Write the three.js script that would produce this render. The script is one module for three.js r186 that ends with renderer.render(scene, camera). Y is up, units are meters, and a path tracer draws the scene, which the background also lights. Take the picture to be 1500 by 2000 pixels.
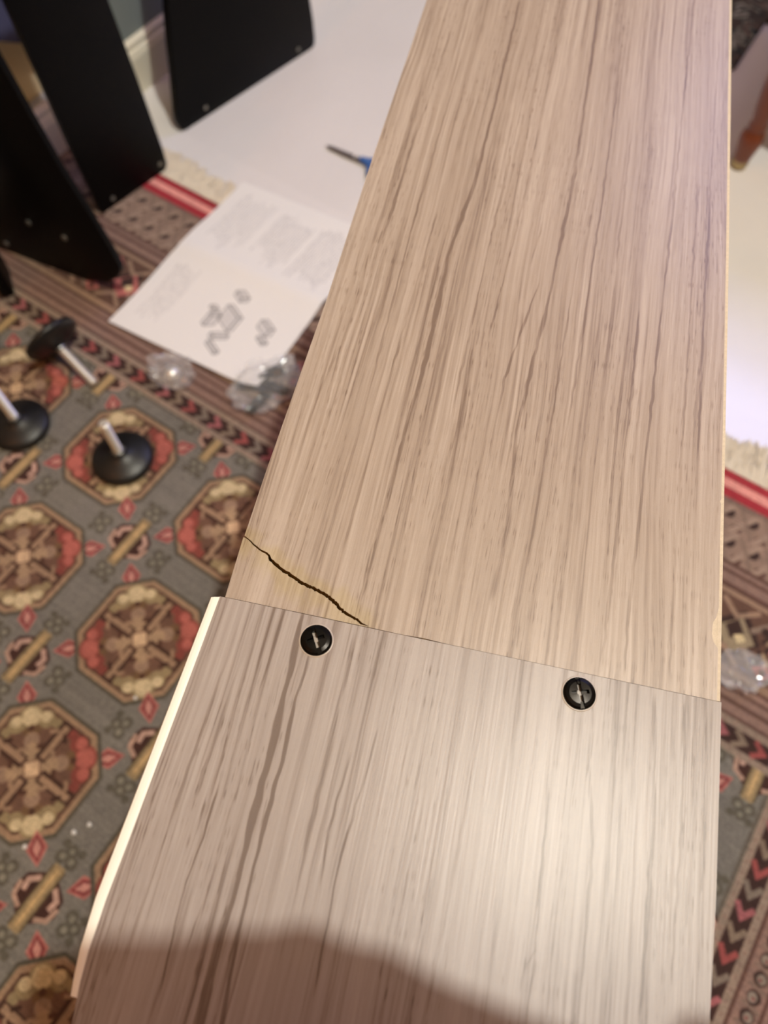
import * as THREE from 'three';
import { mergeGeometries, toCreasedNormals } from 'three/addons/utils/BufferGeometryUtils.js';
import { RoundedBoxGeometry } from 'three/addons/geometries/RoundedBoxGeometry.js';
import { MarchingCubes } from 'three/addons/objects/MarchingCubes.js';
import { RectAreaLightUniformsLib } from 'three/addons/lights/RectAreaLightUniformsLib.js';
import { Brush, Evaluator, SUBTRACTION } from 'three-bvh-csg';

// ------------------------------------------------------------------ camera, lights, exposure
const scene = new THREE.Scene();
scene.background = new THREE.Color(0x000000);
const D2R = Math.PI / 180;
const camera = new THREE.PerspectiveCamera(67.38, 0.75, 0.02, 30);
camera.rotation.order = 'YXZ';
camera.rotation.set(-63.696 * D2R, 31.934 * D2R, 1.811 * D2R);
camera.position.set(0, 0.76, 0);
camera.focus = 0.305;
camera.userData.fStop = 7.5;
const renderer = new THREE.WebGLRenderer({ antialias: true });
renderer.toneMapping = THREE.LinearToneMapping;
renderer.toneMappingExposure = 0.43;
renderer.shadowMap.enabled = true;
RectAreaLightUniformsLib.init();
const LAMP_MAIN = { pos: [0.37, 2.33, -0.39], color: 0xf8faf2, power: 24.5 };      // bare bulb over the work place
const LAMP_WARM = { pos: [-0.75, 2.1, 1.0], color: 0xffa763, power: 2.3 };          // warm globe behind the photographer, to the left
const SCREEN = { pos: [0.12, 1.56, -1.94], size: [1.0, 0.58], color: 0xa8b0ff, power: 19.5 };
const ROOM = { xl: -0.9, xr: 2.3, zb: -2.0, zf: 2.1, h: 2.45 };

// ------------------------------------------------------------------ helpers
let seed = 7;
function rnd() { seed = (seed * 1664525 + 1013904223) >>> 0; return seed / 4294967296; }
function rr(a, b) { return a + (b - a) * rnd(); }
function hash(x, y, s) { let h = (x * 374761393 + y * 668265263 + s * 974634777) | 0; h = Math.imul(h ^ (h >>> 13), 1274126177); h ^= h >>> 16; return (h >>> 0) / 4294967296; }
function vn(x, y, s) {
  const xi = Math.floor(x), yi = Math.floor(y); let fx = x - xi, fy = y - yi;
  fx = fx * fx * (3 - 2 * fx); fy = fy * fy * (3 - 2 * fy);
  const a = hash(xi, yi, s), b = hash(xi + 1, yi, s), c = hash(xi, yi + 1, s), d = hash(xi + 1, yi + 1, s);
  return a + (b - a) * fx + (c - a) * fy + (a - b - c + d) * fx * fy;
}
function fbm(x, y, s) { return (vn(x, y, s) + vn(x * 2.1, y * 2.1, s + 1) * 0.5 + vn(x * 4.3, y * 4.3, s + 2) * 0.25) / 1.75; }
const clamp = (v, a = 0, b = 1) => Math.min(b, Math.max(a, v));
const sstep = (a, b, v) => { const t = clamp((v - a) / (b - a)); return t * t * (3 - 2 * t); };
const taken = new Map();
function numbered(name) { const n = taken.get(name) || 0; taken.set(name, n + 1); return n ? `${name}_${String(n).padStart(3, '0')}` : name; }
function shade(o) { o.traverse((m) => { if (m.isMesh) { m.castShadow = true; m.receiveShadow = true; } }); return o; }
function part(name, geo, mat, parent, label) {
  const m = new THREE.Mesh(geo, mat); m.name = name; m.castShadow = m.receiveShadow = true;
  const same = parent.children.filter((c) => c.name.replace(/_\d{3}$/, '') === name).length;
  if (same) m.name = `${name}_${String(same).padStart(3, '0')}`;
  if (label) m.userData.label = label;
  parent.add(m); return m;
}
function thing(name, label, category, pos = [0, 0, 0], turn = 0, group) {
  const g = new THREE.Group(); g.name = numbered(name); g.position.set(...pos); g.rotation.y = turn;
  g.userData = { label, category }; if (group) g.userData.group = group;
  scene.add(g); return g;
}
function struct(name, geo, mat, label) {
  const m = new THREE.Mesh(geo, mat); m.name = name; m.userData = { kind: 'structure' }; if (label) m.userData.label = label;
  m.castShadow = m.receiveShadow = true; scene.add(m); return m;
}
function box(x0, y0, z0, x1, y1, z1) { const g = new THREE.BoxGeometry(x1 - x0, y1 - y0, z1 - z0); g.translate((x0 + x1) / 2, (y0 + y1) / 2, (z0 + z1) / 2); return g; }
function rbox(x0, y0, z0, x1, y1, z1, r) { const g = new RoundedBoxGeometry(x1 - x0, y1 - y0, z1 - z0, 2, r); g.translate((x0 + x1) / 2, (y0 + y1) / 2, (z0 + z1) / 2); return g; }
function std(color, roughness = 0.6, extra = {}) { return new THREE.MeshStandardMaterial({ color, roughness, ...extra }); }
function phys(color, roughness, extra = {}) { return new THREE.MeshPhysicalMaterial({ color, roughness, ...extra }); }
function dataTex(w, h, fn, srgb = true) {
  const a = new Uint8Array(w * h * 4), c = [0, 0, 0];
  for (let j = 0; j < h; j++) for (let i = 0; i < w; i++) { fn(i, j, c); const k = 4 * (j * w + i); a[k] = clamp(c[0], 0, 255); a[k + 1] = clamp(c[1], 0, 255); a[k + 2] = clamp(c[2], 0, 255); a[k + 3] = 255; }
  const t = new THREE.DataTexture(a, w, h, THREE.RGBAFormat); t.magFilter = THREE.LinearFilter; t.minFilter = THREE.LinearMipmapLinearFilter; t.generateMipmaps = true;
  if (srgb) t.colorSpace = THREE.SRGBColorSpace; t.needsUpdate = true; return t;
}
function canvasTex(w, h, draw) {
  const c = document.createElement('canvas'); c.width = w; c.height = h; draw(c.getContext('2d'), w, h);
  const t = new THREE.CanvasTexture(c); t.colorSpace = THREE.SRGBColorSpace; t.anisotropy = 8; return t;
}
function planarUV(geo, fn) {
  const p = geo.attributes.position, uv = new Float32Array(p.count * 2);
  for (let i = 0; i < p.count; i++) { const [u, v] = fn(p.getX(i), p.getY(i), p.getZ(i)); uv[2 * i] = u; uv[2 * i + 1] = v; }
  geo.setAttribute('uv', new THREE.BufferAttribute(uv, 2)); return geo;
}
// outline in (s, t) millimetres on the board plane -> slab from y0 to y1, local x = s, local z = -t
function slab(pts, y0, y1) {
  const sh = new THREE.Shape(pts.map(([s, t]) => new THREE.Vector2(s / 1000, t / 1000)));
  const g = new THREE.ExtrudeGeometry(sh, { depth: y1 - y0, bevelEnabled: false });
  g.rotateX(-Math.PI / 2); g.translate(0, y0, 0); return g;
}

// ------------------------------------------------------------------ room shell
const wallMat = std(0x937c5a, 0.9), coolWall = std(0x848c8b, 0.85), ceilMat = std(0xa88f69, 0.95);
const floorMap = dataTex(512, 512, (i, j, c) => {
  const n = fbm(i / 90, j / 90, 11), v = fbm(i / 30 + n * 3, j / 60, 15), k = 236 + (n - 0.5) * 12 + (v - 0.5) * 7;
  c[0] = k; c[1] = k - 6; c[2] = k - 9;
});
floorMap.wrapS = floorMap.wrapT = THREE.RepeatWrapping; floorMap.repeat.set(3, 3);
const { xl, xr, zb, zf, h: RH } = ROOM;
struct('floor', box(-1.5, -0.1, zb - 0.1, xr + 0.1, 0, zf + 0.1), phys(0xffffff, 0.16, { map: floorMap }));
struct('ceiling', box(-1.5, RH, zb - 0.1, xr + 0.1, RH + 0.1, zf + 0.1), ceilMat);
struct('wall_left', mergeGeometries([box(-1.5, 0, zb, xl, RH, -0.685)]), coolWall);
struct('wall_alcove', box(-1.5, 0, -0.685, -1.4, RH, zf), wallMat);
struct('wall_back', box(-1.5, 0, zb - 0.1, xr, RH, zb), wallMat);
struct('wall_right', box(xr, 0, zb - 0.1, xr + 0.1, RH, zf + 0.1), wallMat);
struct('wall_front', box(-1.5, 0, zf, xr, RH, zf + 0.1), wallMat);
{
  const sh = new THREE.Shape([[0, 0], [0.016, 0], [0.016, 0.05], [0.013, 0.058], [0.010, 0.060], [0.010, 0.067], [0.004, 0.071], [0, 0.071]].map((p) => new THREE.Vector2(...p)));
  const g = new THREE.ExtrudeGeometry(sh, { depth: 1.5, bevelEnabled: false }); g.translate(xl - 0.002, 0, zb + 0.012);
  struct('baseboard_left', g, std(0xf0e8d2, 0.45));
}

// ------------------------------------------------------------------ the rug
const RUG = { x0: -0.895, x1: 0.385, z0: -0.58, z1: 0.98, y: 0.006 };
const rugMap = canvasTex(1680, 2048, (g, W, H) => {
  const sx = W / (RUG.x1 - RUG.x0), sz = H / (RUG.z1 - RUG.z0);
  const X = (x) => (x - RUG.x0) * sx, Z = (z) => (z - RUG.z0) * sz, S = sx;
  const C = { ground: '#716c65', dark: '#35221d', brown: '#5a4034', tan: '#8f7460', grey: '#5d564c', cream: '#cbb68d', red: '#9c463d', pink: '#bb7a6c', mauve: '#84695e', deep: '#573c33' };
  g.lineCap = 'butt'; g.lineJoin = 'miter';
  const poly = (pts, fill, stroke, lw) => { g.beginPath(); pts.forEach(([x, z], i) => (i ? g.lineTo(X(x), Z(z)) : g.moveTo(X(x), Z(z)))); g.closePath(); if (fill) { g.fillStyle = fill; g.fill(); } if (stroke) { g.strokeStyle = stroke; g.lineWidth = lw * S; g.stroke(); } };
  const line = (pts, stroke, lw) => { g.beginPath(); pts.forEach(([x, z], i) => (i ? g.lineTo(X(x), Z(z)) : g.moveTo(X(x), Z(z)))); g.strokeStyle = stroke; g.lineWidth = lw * S; g.stroke(); };
  const dot = (x, z, r, fill, rz = r) => { g.beginPath(); g.ellipse(X(x), Z(z), r * S, rz * S, 0, 0, 7); g.fillStyle = fill; g.fill(); };
  const rect = (x0, z0, x1, z1, fill) => { g.fillStyle = fill; g.fillRect(X(x0), Z(z0), (x1 - x0) * sx, (z1 - z0) * sz); };
  // nested frames, e = distance outward from the field edge
  const F = { x0: -0.757, x1: 0.264, z0: -0.287, z1: 0.80 };
  const frame = (e0, e1, fill) => { g.fillStyle = fill; g.beginPath(); g.rect(X(F.x0 - e1), Z(F.z0 - e1), (F.x1 - F.x0 + 2 * e1) * sx, (F.z1 - F.z0 + 2 * e1) * sz); g.rect(X(F.x0 - e0), Z(F.z0 - e0), (F.x1 - F.x0 + 2 * e0) * sx, (F.z1 - F.z0 + 2 * e0) * sz); g.fill('evenodd'); };
  const along = (e, step, fn) => {           // fn(x, z, tx, tz, i): walk round the four sides of the frame at distance e
    const a = F.x0 - e, b = F.x1 + e, c = F.z0 - e, d = F.z1 + e; let i = 0;
    for (let x = a; x <= b; x += step) { fn(x, c, 1, 0, i); fn(x, d, -1, 0, i); i++; }
    for (let z = c; z <= d; z += step) { fn(a, z, 0, -1, i); fn(b, z, 0, 1, i); i++; }
  };
  rect(RUG.x0, RUG.z0, RUG.x1, RUG.z1, C.mauve);
  rect(F.x0, F.z0, F.x1, F.z1, C.ground);
  frame(-0.004, 0, C.grey);
  frame(0, 0.0072, '#8c7a6b'); frame(0.0072, 0.0252, '#36211c'); frame(0.0252, 0.0325, '#8c7a6b');
  frame(0.0325, 0.036, C.deep); frame(0.036, 0.045, C.mauve); frame(0.045, 0.049, C.deep); frame(0.049, 0.057, C.mauve); frame(0.057, 0.060, C.deep); frame(0.060, 0.066, C.mauve); frame(0.066, 0.070, C.deep);
  frame(0.070, 0.078, C.tan); frame(0.078, 0.152, C.brown); frame(0.152, 0.158, C.tan); frame(0.158, 0.164, C.deep); frame(0.164, 0.174, C.mauve); frame(0.174, 0.178, C.deep); frame(0.178, 0.185, C.mauve);
  // segmented bars and the chevron band
  along(0.0036, 0.0105, (x, z) => dot(x, z, 0.0014, C.mauve)); along(0.0288, 0.0105, (x, z) => dot(x, z, 0.0014, C.mauve));
  along(0.016, 0.0195, (x, z, tx, tz, i) => {
    const nx = -tz, nz = tx, col = ['#8d4744', '#776a5e', '#95585a', '#7b6a5a'][i % 4];
    line([[x - tx * 0.006 + nx * 0.008, z - tz * 0.006 + nz * 0.008], [x + tx * 0.005, z + tz * 0.005], [x - tx * 0.006 - nx * 0.008, z - tz * 0.006 - nz * 0.008]], col, 0.0054);
  });
  along(0.0475, 0.016, (x, z, tx, tz, i) => { if (!tz) return; dot(x, z, 0.0062, C.dark); dot(x + (i % 2 ? 0.001 : -0.001), z, 0.0042, '#867a6e'); dot(x, z + 0.001, 0.0016, '#7a4a44'); line([[x - 0.008, z + 0.006], [x + 0.008, z + 0.010]], '#7b665a', 0.003); });
  // wide border of flowers between crossed leaves
  along(0.115, 0.075, (x, z, tx, tz, i) => {
    const nx = -tz, nz = tx, P = (a, b) => [x + tx * a + nx * b, z + tz * a + nz * b];
    const ring = (a, b, r, col) => dot(...P(a, b), r, col);
    const patch = (a, b, w, h, col) => poly([P(a - w, b), P(a, b - h), P(a + w, b), P(a, b + h)], col), A = i % 2 ? '#a5605a' : '#8a7a62', B = i % 2 ? '#8a7a62' : '#a5605a';
    patch(0, 0, 0.026, 0.030, C.dark); patch(0, 0.002, 0.021, 0.022, A); patch(-0.003, -0.004, 0.010, 0.012, C.dark); patch(0.005, 0.003, 0.007, 0.006, C.cream);
    for (const s of [-1, 1]) {
      line([P(-0.026, s * 0.033), P(-0.006, s * 0.018), P(0.014, s * 0.034)], C.tan, 0.0055); line([P(0.012, s * 0.010), P(0.030, s * 0.030)], '#7d6a5c', 0.006);
      patch(0.0375, s * 0.024, 0.012, 0.009, B); patch(0.0375, s * 0.025, 0.005, 0.004, C.dark); ring(0.026, s * 0.018, 0.005, C.dark);
      line([P(0.030, s * 0.006), P(0.0375, s * 0.014), P(0.046, s * 0.005)], '#9a8468', 0.005);
    }
    ring(0.0375, 0, 0.0062, C.dark); ring(0.039, 0.001, 0.0034, C.pink);
    for (const s of [-1, 1]) line([P(0.026, s * 0.004), P(0.033, s * 0.018)], C.dark, 0.004);
  });
  // end panels: lattice of crossed leaves with dark lozenges
  for (const [za, zb2] of [[-0.545, -0.472], [0.89, 0.96]]) {
    rect(RUG.x0, za, RUG.x1, zb2, '#8a7264');
    const st = 0.0275;
    for (let x = RUG.x0 - 0.1; x < RUG.x1 + 0.1; x += st) for (let k = 0; k < 2; k++) {
      const zc = za + 0.020 + k * 0.034, xc = x + (k % 2 ? 0 : st / 2);
      dot(xc, zc - 0.004, 0.0066, C.dark); dot(xc + st / 2, zc + 0.013, 0.0066, C.deep, 0.0060); dot(xc + st / 2, zc + 0.013, 0.0016, '#8a4a40');
      line([[xc - st / 4 - 0.012, zc + 0.018], [xc - st / 4 + 0.012, zc - 0.018]], '#9a8272', 0.0065);
      line([[xc - st / 4 - 0.012, zc - 0.018], [xc - st / 4 + 0.012, zc + 0.018]], '#7d675a', 0.004);
    }
    line([[RUG.x0, za], [RUG.x1, za]], '#7b6458', 0.01); line([[RUG.x0, zb2], [RUG.x1, zb2]], C.deep, 0.004);
  }
  for (const [a, b, c] of [[-0.58, -0.5685, '#a23038'], [-0.5685, -0.5575, '#e59a8e'], [-0.5575, -0.546, '#9c2b34'], [0.965, 0.98, '#a23038']]) rect(RUG.x0, a, RUG.x1, b, c);
  // field: quartered octagons and small crosses
  const gul = (cx, cz) => {
    const o = (r, k = 0.52) => [[-k, -1], [k, -1], [1, -k], [1, k], [k, 1], [-k, 1], [-1, k], [-1, -k]].map(([x, z]) => [cx + x * r, cz + z * r * 0.985]);
    poly(o(0.0605), '#4d483c'); poly(o(0.0570), '#94785f'); poly(o(0.0515), '#432a1f'); poly(o(0.0495), '#66493a');
    for (const [qx, qz] of [[-1, -1], [1, 1], [-1, 1], [1, -1]]) {
      const A = qx === qz ? '#c4b08b' : '#a85d52', A2 = qx === qz ? '#8b7959' : '#7b3d34', P = (a, b) => [cx + qx * a, cz + qz * b];
      for (const [a, b, r] of [[0.034, 0.034, 0.0125], [0.041, 0.021, 0.0085], [0.021, 0.041, 0.0085], [0.044, 0.010, 0.005], [0.010, 0.044, 0.005]]) dot(...P(a, b), r, A2);
      for (const [a, b, r] of [[0.035, 0.035, 0.009], [0.043, 0.023, 0.0055], [0.023, 0.043, 0.0055]]) dot(...P(a, b), r, A);
      for (const [a, b] of [[0.028, 0.022], [0.022, 0.029]]) dot(...P(a, b), 0.0045, '#6b5036');
      dot(...P(0.019, 0.019), 0.0075, C.tan); dot(...P(0.027, 0.027), 0.0032, '#4a2e20');
      dot(...P(0.0115, 0.0115), 0.0085, '#a08468');
    }
    for (const [ax, az] of [[1, 0], [-1, 0], [0, 1], [0, -1]]) {
      const P = (a, b) => [cx + ax * a - az * b, cz + az * a + ax * b];
      line([P(0.010, 0), P(0.049, 0)], '#3a2217', 0.012); line([P(0.012, 0.001), P(0.047, 0.001)], '#94775f', 0.0065);
      line([P(0.017, 0.011), P(0.023, 0.004)], '#94775f', 0.004); line([P(0.017, -0.011), P(0.023, -0.004)], '#4a2d20', 0.004);
      line([P(0.034, 0.010), P(0.040, 0.003)], '#3a2217', 0.0035); line([P(0.034, -0.010), P(0.040, -0.003)], '#94775f', 0.0035);
    }
    poly([[-0.0095, 0], [0, -0.0095], [0.0095, 0], [0, 0.0095]].map(([x, z]) => [cx + x, cz + z]), '#c9a987');
  };
  const minor = (cx, cz) => {
    const P = (a, b) => [cx + a, cz + b];
    for (const [ax, az] of [[1, 0], [-1, 0], [0, 1], [0, -1]]) {            // grey sprigs at the four ends
      const Q = (a, b) => [cx + ax * a - az * b, cz + az * a + ax * b];
      for (const [a, b, r] of [[0.036, 0.006, 0.006], [0.036, -0.006, 0.006], [0.044, 0, 0.006], [0.047, 0.009, 0.004], [0.047, -0.009, 0.004]]) dot(...Q(a, b), r, '#575247');
      for (const [a, b, r] of [[0.037, 0.005, 0.0028], [0.037, -0.005, 0.0028], [0.044, 0, 0.0024]]) dot(...Q(a, b), r, '#7d776a');
    }
    for (const [qx, qz] of [[-1, -1], [1, 1], [-1, 1], [1, -1]]) {          // rose lozenges on the diagonals
      const a = 0.0345, q = (r, w) => [[a - r, a - r], [a + w, a - w], [a + r, a + r], [a - w, a + w]].map(([u, v]) => [cx + qx * u * 0.83, cz + qz * v * 0.83]);
      poly(q(0.0135, 0.0085), '#a8685f'); poly(q(0.0105, 0.0058), '#6f2a2c'); poly(q(0.0075, 0.0034), '#b78176');
    }
    for (const s of [-1, 1]) {
      poly([P(s * 0.005, -0.021), P(s * 0.021, -0.011), P(s * 0.024, 0.004), P(s * 0.014, 0.014), P(s * 0.005, 0.021)], '#3b211a');
      line([P(s * 0.008, -0.014), P(s * 0.0165, -0.007), P(s * 0.015, 0.002)], '#b59383', 0.005);
      line([P(s * 0.0215, -0.003), P(s * 0.0195, 0.009), P(s * 0.009, 0.014)], '#a98977', 0.0042);
    }
    rect(cx - 0.0075, cz - 0.028, cx + 0.0075, cz + 0.028, '#50432f'); rect(cx - 0.0058, cz - 0.030, cx + 0.0058, cz + 0.030, '#8b7757'); rect(cx - 0.0022, cz - 0.026, cx + 0.0022, cz + 0.026, '#b5976b');
  };
  g.save(); g.beginPath(); g.rect(X(F.x0), Z(F.z0), (F.x1 - F.x0) * sx, (F.z1 - F.z0) * sz); g.clip();
  for (let i = -4; i <= 5; i++) for (let k = -1; k <= 7; k++) {
    if (i >= -2 && i <= 3 && k >= 0) gul(-0.3221 + i * 0.1627, -0.2097 + k * 0.1502);
    minor(-0.3221 + (i + 0.5) * 0.1627, -0.2097 + (k + 0.5) * 0.1502);
  }
  g.restore();
  // knots: every few pixels its own tone, and slow changes of dye along the rows
  const im = g.getImageData(0, 0, W, H), d = im.data;
  for (let j = 0; j < H; j++) for (let i = 0; i < W; i++) {
    const k = 4 * (j * W + i), n = 1 + (hash(i >> 1, j >> 1, 3) - 0.5) * 0.20 + (vn(i / 160, j / 5, 4) - 0.5) * 0.09 + (fbm(i / 120, j / 120, 5) - 0.5) * 0.16;
    d[k] *= n; d[k + 1] *= n; d[k + 2] *= n;
  }
  g.putImageData(im, 0, 0);
});
const rugBump = dataTex(512, 512, (i, j, c) => { const v = 90 + 165 * (0.55 * hash(i, j, 21) + 0.45 * Math.abs(Math.sin(j * Math.PI / 4))); c[0] = c[1] = c[2] = v; }, false);
rugBump.wrapS = rugBump.wrapT = THREE.RepeatWrapping; rugBump.repeat.set(2.2, 2.7);
{
  const rug = thing('patterned_rug', 'grey rug with rows of cream and red octagons and a red striped fringed end', 'rug');
  const nx = 60, nz = 80, g = new THREE.BoxGeometry(1, 1, 1, nx, 1, nz), p = g.attributes.position;
  for (let i = 0; i < p.count; i++) {
    const u = p.getX(i) + 0.5, w = p.getZ(i) + 0.5, top = p.getY(i) > 0;
    const x = RUG.x0 + (RUG.x1 - RUG.x0) * u, z = RUG.z0 + (RUG.z1 - RUG.z0) * w + (w < 0.01 ? (vn(x * 14, 3, 8) - 0.5) * 0.004 : 0);
    p.setXYZ(i, x + (u < 0.01 || u > 0.99 ? (vn(z * 12, 5, 9) - 0.5) * 0.006 : 0), top ? RUG.y + (vn(x * 18, z * 18, 6) - 0.5) * 0.0012 : 0.0002, z);
  }
  planarUV(g, (x, y, z) => [(x - RUG.x0) / (RUG.x1 - RUG.x0), 1 - (z - RUG.z0) / (RUG.z1 - RUG.z0)]);
  g.computeVertexNormals();
  part('pile', g, phys(0xffffff, 0.95, { map: rugMap, bumpMap: rugBump, bumpScale: 0.0012, sheen: 0.25, sheenRoughness: 0.6, sheenColor: new THREE.Color(0x9a8f86) }), rug);
  const strands = [];
  for (let i = 0; i < 1900; i++) {
    const x = RUG.x0 + 0.004 + (RUG.x1 - RUG.x0 - 0.008) * (i / 1900) + rr(-0.001, 0.001), L = rr(0.034, 0.050) * (0.8 + 0.4 * vn(x * 25, 1, 31)), a = (vn(x * 9, 2, 33) - 0.5) * 1.1 + rr(-0.2, 0.2);
    const pts = [0, 0.33, 0.66, 1].map((t) => new THREE.Vector3(x + Math.sin(a) * L * t * (0.6 + 0.4 * t) + rr(-0.0012, 0.0012), 0.0052 - 0.0038 * Math.min(1, t * 1.3) + rr(0, 0.0014), RUG.z0 + 0.001 - Math.cos(a) * L * t));
    strands.push(new THREE.TubeGeometry(new THREE.CatmullRomCurve3(pts), 5, 0.00105, 4));
  }
  const fr = part('fringe', mergeGeometries(strands), std(0xe2d4bc, 0.95), rug, 'cream cotton fringe along the end of the rug'); fr.userData.kind = 'stuff';
}

// ------------------------------------------------------------------ wood-grain laminate panel
// one texel map per board, (s, t) in millimetres; streaks: [width, darkness, [s, t] ...]
const TONES_UP = [[178, 160, 143], [158, 139, 121], [124, 104, 88]], TONES_LOW = [[165, 152, 142], [150, 136, 126], [112, 95, 84]];
function woodMap(s0, s1, t0, t1, sd, [W_LIGHT, W_MID, W_DARK], streaks, extra) {
  const W = 1400, H = 2048;
  for (const st of streaks) st.pts.sort((a, b) => a[1] - b[1]);
  return dataTex(W, H, (i, j, c) => {
    const s = s0 + (s1 - s0) * i / W, t = t0 + (t1 - t0) * j / H;
    const wob = (vn(s / 26, t / 95, sd + 1) - 0.5) * 3.4 + (vn(s / 9, t / 30, sd + 2) - 0.5) * 0.7;
    const q = s + wob;
    let d = 0.40 + (vn(q / 15, t / 300, sd + 3) - 0.5) * 0.22 + (vn(q / 4.4, t / 190, sd + 4) - 0.5) * 0.26 + ((vn(q / 1.3, t / 130, sd + 5) - 0.5) * 0.5 + (vn(q / 0.66, t / 55, sd + 9) - 0.5) * 0.34) * (0.45 + 1.1 * vn(q / 8, t / 55, sd + 12)) + (vn(q / 0.34, t / 9, sd + 6) - 0.5) * 0.26 * (0.3 + 1.3 * vn(q / 10, t / 40, sd + 13));
    const pore = vn(q / 0.36, t / 5.5, sd + 7), pm = vn(q / 11, t / 60, sd + 8);
    if (pore > 0.72) d += (pore - 0.72) * 1.5 * sstep(0.25, 0.7, pm);
    for (const st of streaks) {
      const p = st.pts, n = p.length;
      if (t < p[0][1] - st.fade || t > p[n - 1][1] + st.fade) continue;
      let k = 0; while (k < n - 2 && t > p[k + 1][1]) k++;
      const f = (t - p[k][1]) / (p[k + 1][1] - p[k][1] || 1), x = p[k][0] + (p[k + 1][0] - p[k][0]) * clamp(f, -0.3, 1.3);
      const w = st.w * (0.65 + 0.7 * vn(t / 14, 1, sd + 20)), dx = Math.abs(s + (vn(t / 5, 9, sd + 21) - 0.5) * 0.5 - x);
      if (dx < w * 2.5) d += st.d * (1 - sstep(w * 0.55, w * 1.45, dx)) * sstep(p[0][1] - st.fade, p[0][1] + st.fade, t) * (1 - sstep(p[n - 1][1] - st.fade, p[n - 1][1] + st.fade, t)) * (0.75 + 0.5 * vn(t / 20, 4, sd + 22));
    }
    const a = clamp(d * 2), b = clamp(d * 2 - 1), g = (hash(i, j, sd) - 0.5) * 5;
    for (let m = 0; m < 3; m++) c[m] = (W_LIGHT[m] + (W_MID[m] - W_LIGHT[m]) * a) + (W_DARK[m] - W_MID[m]) * b * 1.2 + g;
    if (extra) extra(s, t, c);
  });
}
const K = (w, d, ...pts) => ({ w, d, pts, fade: 5 });
const lowerStreaks = [
  K(1.0, 0.72, [31.3, 0.2], [32.6, -22], [33.4, -48], [33.4, -70], [34, -86], [34.3, -118], [35, -150]),
  K(0.62, 0.66, [37.9, -14], [37.2, -32], [38.1, -52], [37.8, -57], [37.9, -92], [39.2, -109], [40.5, -127], [41, -150]),
  K(0.35, 0.5, [19.5, -66], [19.5, -80], [18.1, -94], [20.2, -122]), K(0.4, 0.4, [25.2, -100], [24.9, -107], [24.5, -110]),
  K(0.4, 0.45, [67.6, -34], [65.6, -60], [64, -80], [65.3, -112]), K(0.45, 0.4, [126.8, 0], [126.6, -35], [128.3, -76], [128.5, -110]),
  K(0.5, 0.35, [139.8, -12], [139.9, -31], [143.3, -59], [143.5, -95]), K(0.7, 0.42, [160.1, -3], [162, -38], [161.8, -72], [161, -100]),
  K(0.45, 0.42, [170.5, -2], [171.2, -30], [170.9, -53], [170, -90]), K(0.5, 0.3, [85.5, -2], [85.2, -29], [85, -85]), K(0.3, 0.3, [178.5, -6], [178.5, -56]),
  K(0.6, 0.25, [15, -3], [14.2, -40], [13, -70]), K(0.5, 0.28, [24.5, -3], [24, -30]), K(0.6, 0.25, [10, -10], [8, -60], [7, -120]), K(0.8, 0.25, [52, -5], [52.5, -60], [54, -130]),
  K(0.4, 0.35, [60, -45], [58.5, -70], [60, -86]), K(0.5, 0.5, [128.1, -90], [127, -92.5]), K(0.5, 0.22, [100, -2], [101, -60], [99, -120]),
];
const upperStreaks = [
  K(0.9, 0.5, [59.4, 392], [58.8, 295], [57.4, 235], [53.2, 185], [53.6, 173], [54.1, 124], [52.1, 67], [50.9, 3]),
  K(0.8, 0.45, [105, 403], [105.7, 332], [106, 259], [102.5, 167], [99.4, 125], [97.9, 96], [100.1, 53], [99, 20]),
  K(0.6, 0.5, [159.7, 417], [156.5, 281], [154.6, 208], [151.6, 109], [149.2, 31], [149, 2]), K(0.6, 0.45, [143.6, 170], [143.4, 132], [141.5, 25], [141, 2]),
  K(0.5, 0.4, [96.8, 176], [93, 150], [89.1, 121], [88.6, 80]), K(0.7, 0.35, [24.8, 354], [23.9, 303], [21.9, 250], [21, 190]), K(0.6, 0.3, [15.1, 118], [12.4, 80], [12, 40]),
  K(0.45, 0.3, [94, 215], [92, 190]), K(0.5, 0.35, [122, 330], [121, 240], [119.5, 160], [118, 90]), K(0.5, 0.3, [133, 410], [132, 300], [131, 200]),
  K(0.5, 0.3, [167, 260], [166, 150], [165, 60], [165, 5]), K(0.5, 0.3, [175, 380], [173, 240], [172, 100]), K(0.5, 0.28, [35, 330], [33, 200], [34, 90], [33, 20]),
  K(0.5, 0.3, [74, 400], [73, 300], [71, 190], [70, 90]), K(0.4, 0.3, [84, 280], [82, 200], [79, 140]), K(0.5, 0.3, [43, 210], [41, 120], [40, 30]), K(0.4, 0.32, [113, 200], [111.5, 110], [110, 40]),
];
const LOW = [-14, 190, -215, 5], UPP = [-4, 188, -4, 560];
const crackTop = [[1.7, 25.6], [7.9, 22.4], [13.3, 20.2], [14.6, 18.6], [17.6, 17.2], [20.7, 15.4], [23.2, 14.5], [26.5, 13.1], [29.0, 12.0], [31.3, 11.4], [33.4, 11.2], [35.5, 10.5], [38.7, 9.5], [41, 8.2], [43.1, 7.0], [44.8, 5.4], [46.7, 4.5], [50.6, 3.0], [52.4, 2.2], [53.6, 1.4]].flatMap((p, i, a) => (i === a.length - 1 ? [p] : [0, 1, 2, 3].map((k) => [p[0] + (a[i + 1][0] - p[0]) * k / 4 + (k ? (hash(i, k, 91) - 0.5) * 0.35 : 0), p[1] + (a[i + 1][1] - p[1]) * k / 4 + (k ? (hash(i, k, 92) - 0.5) * 0.45 : 0)])));
const crackTip = [56.6, 0.55];
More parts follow.
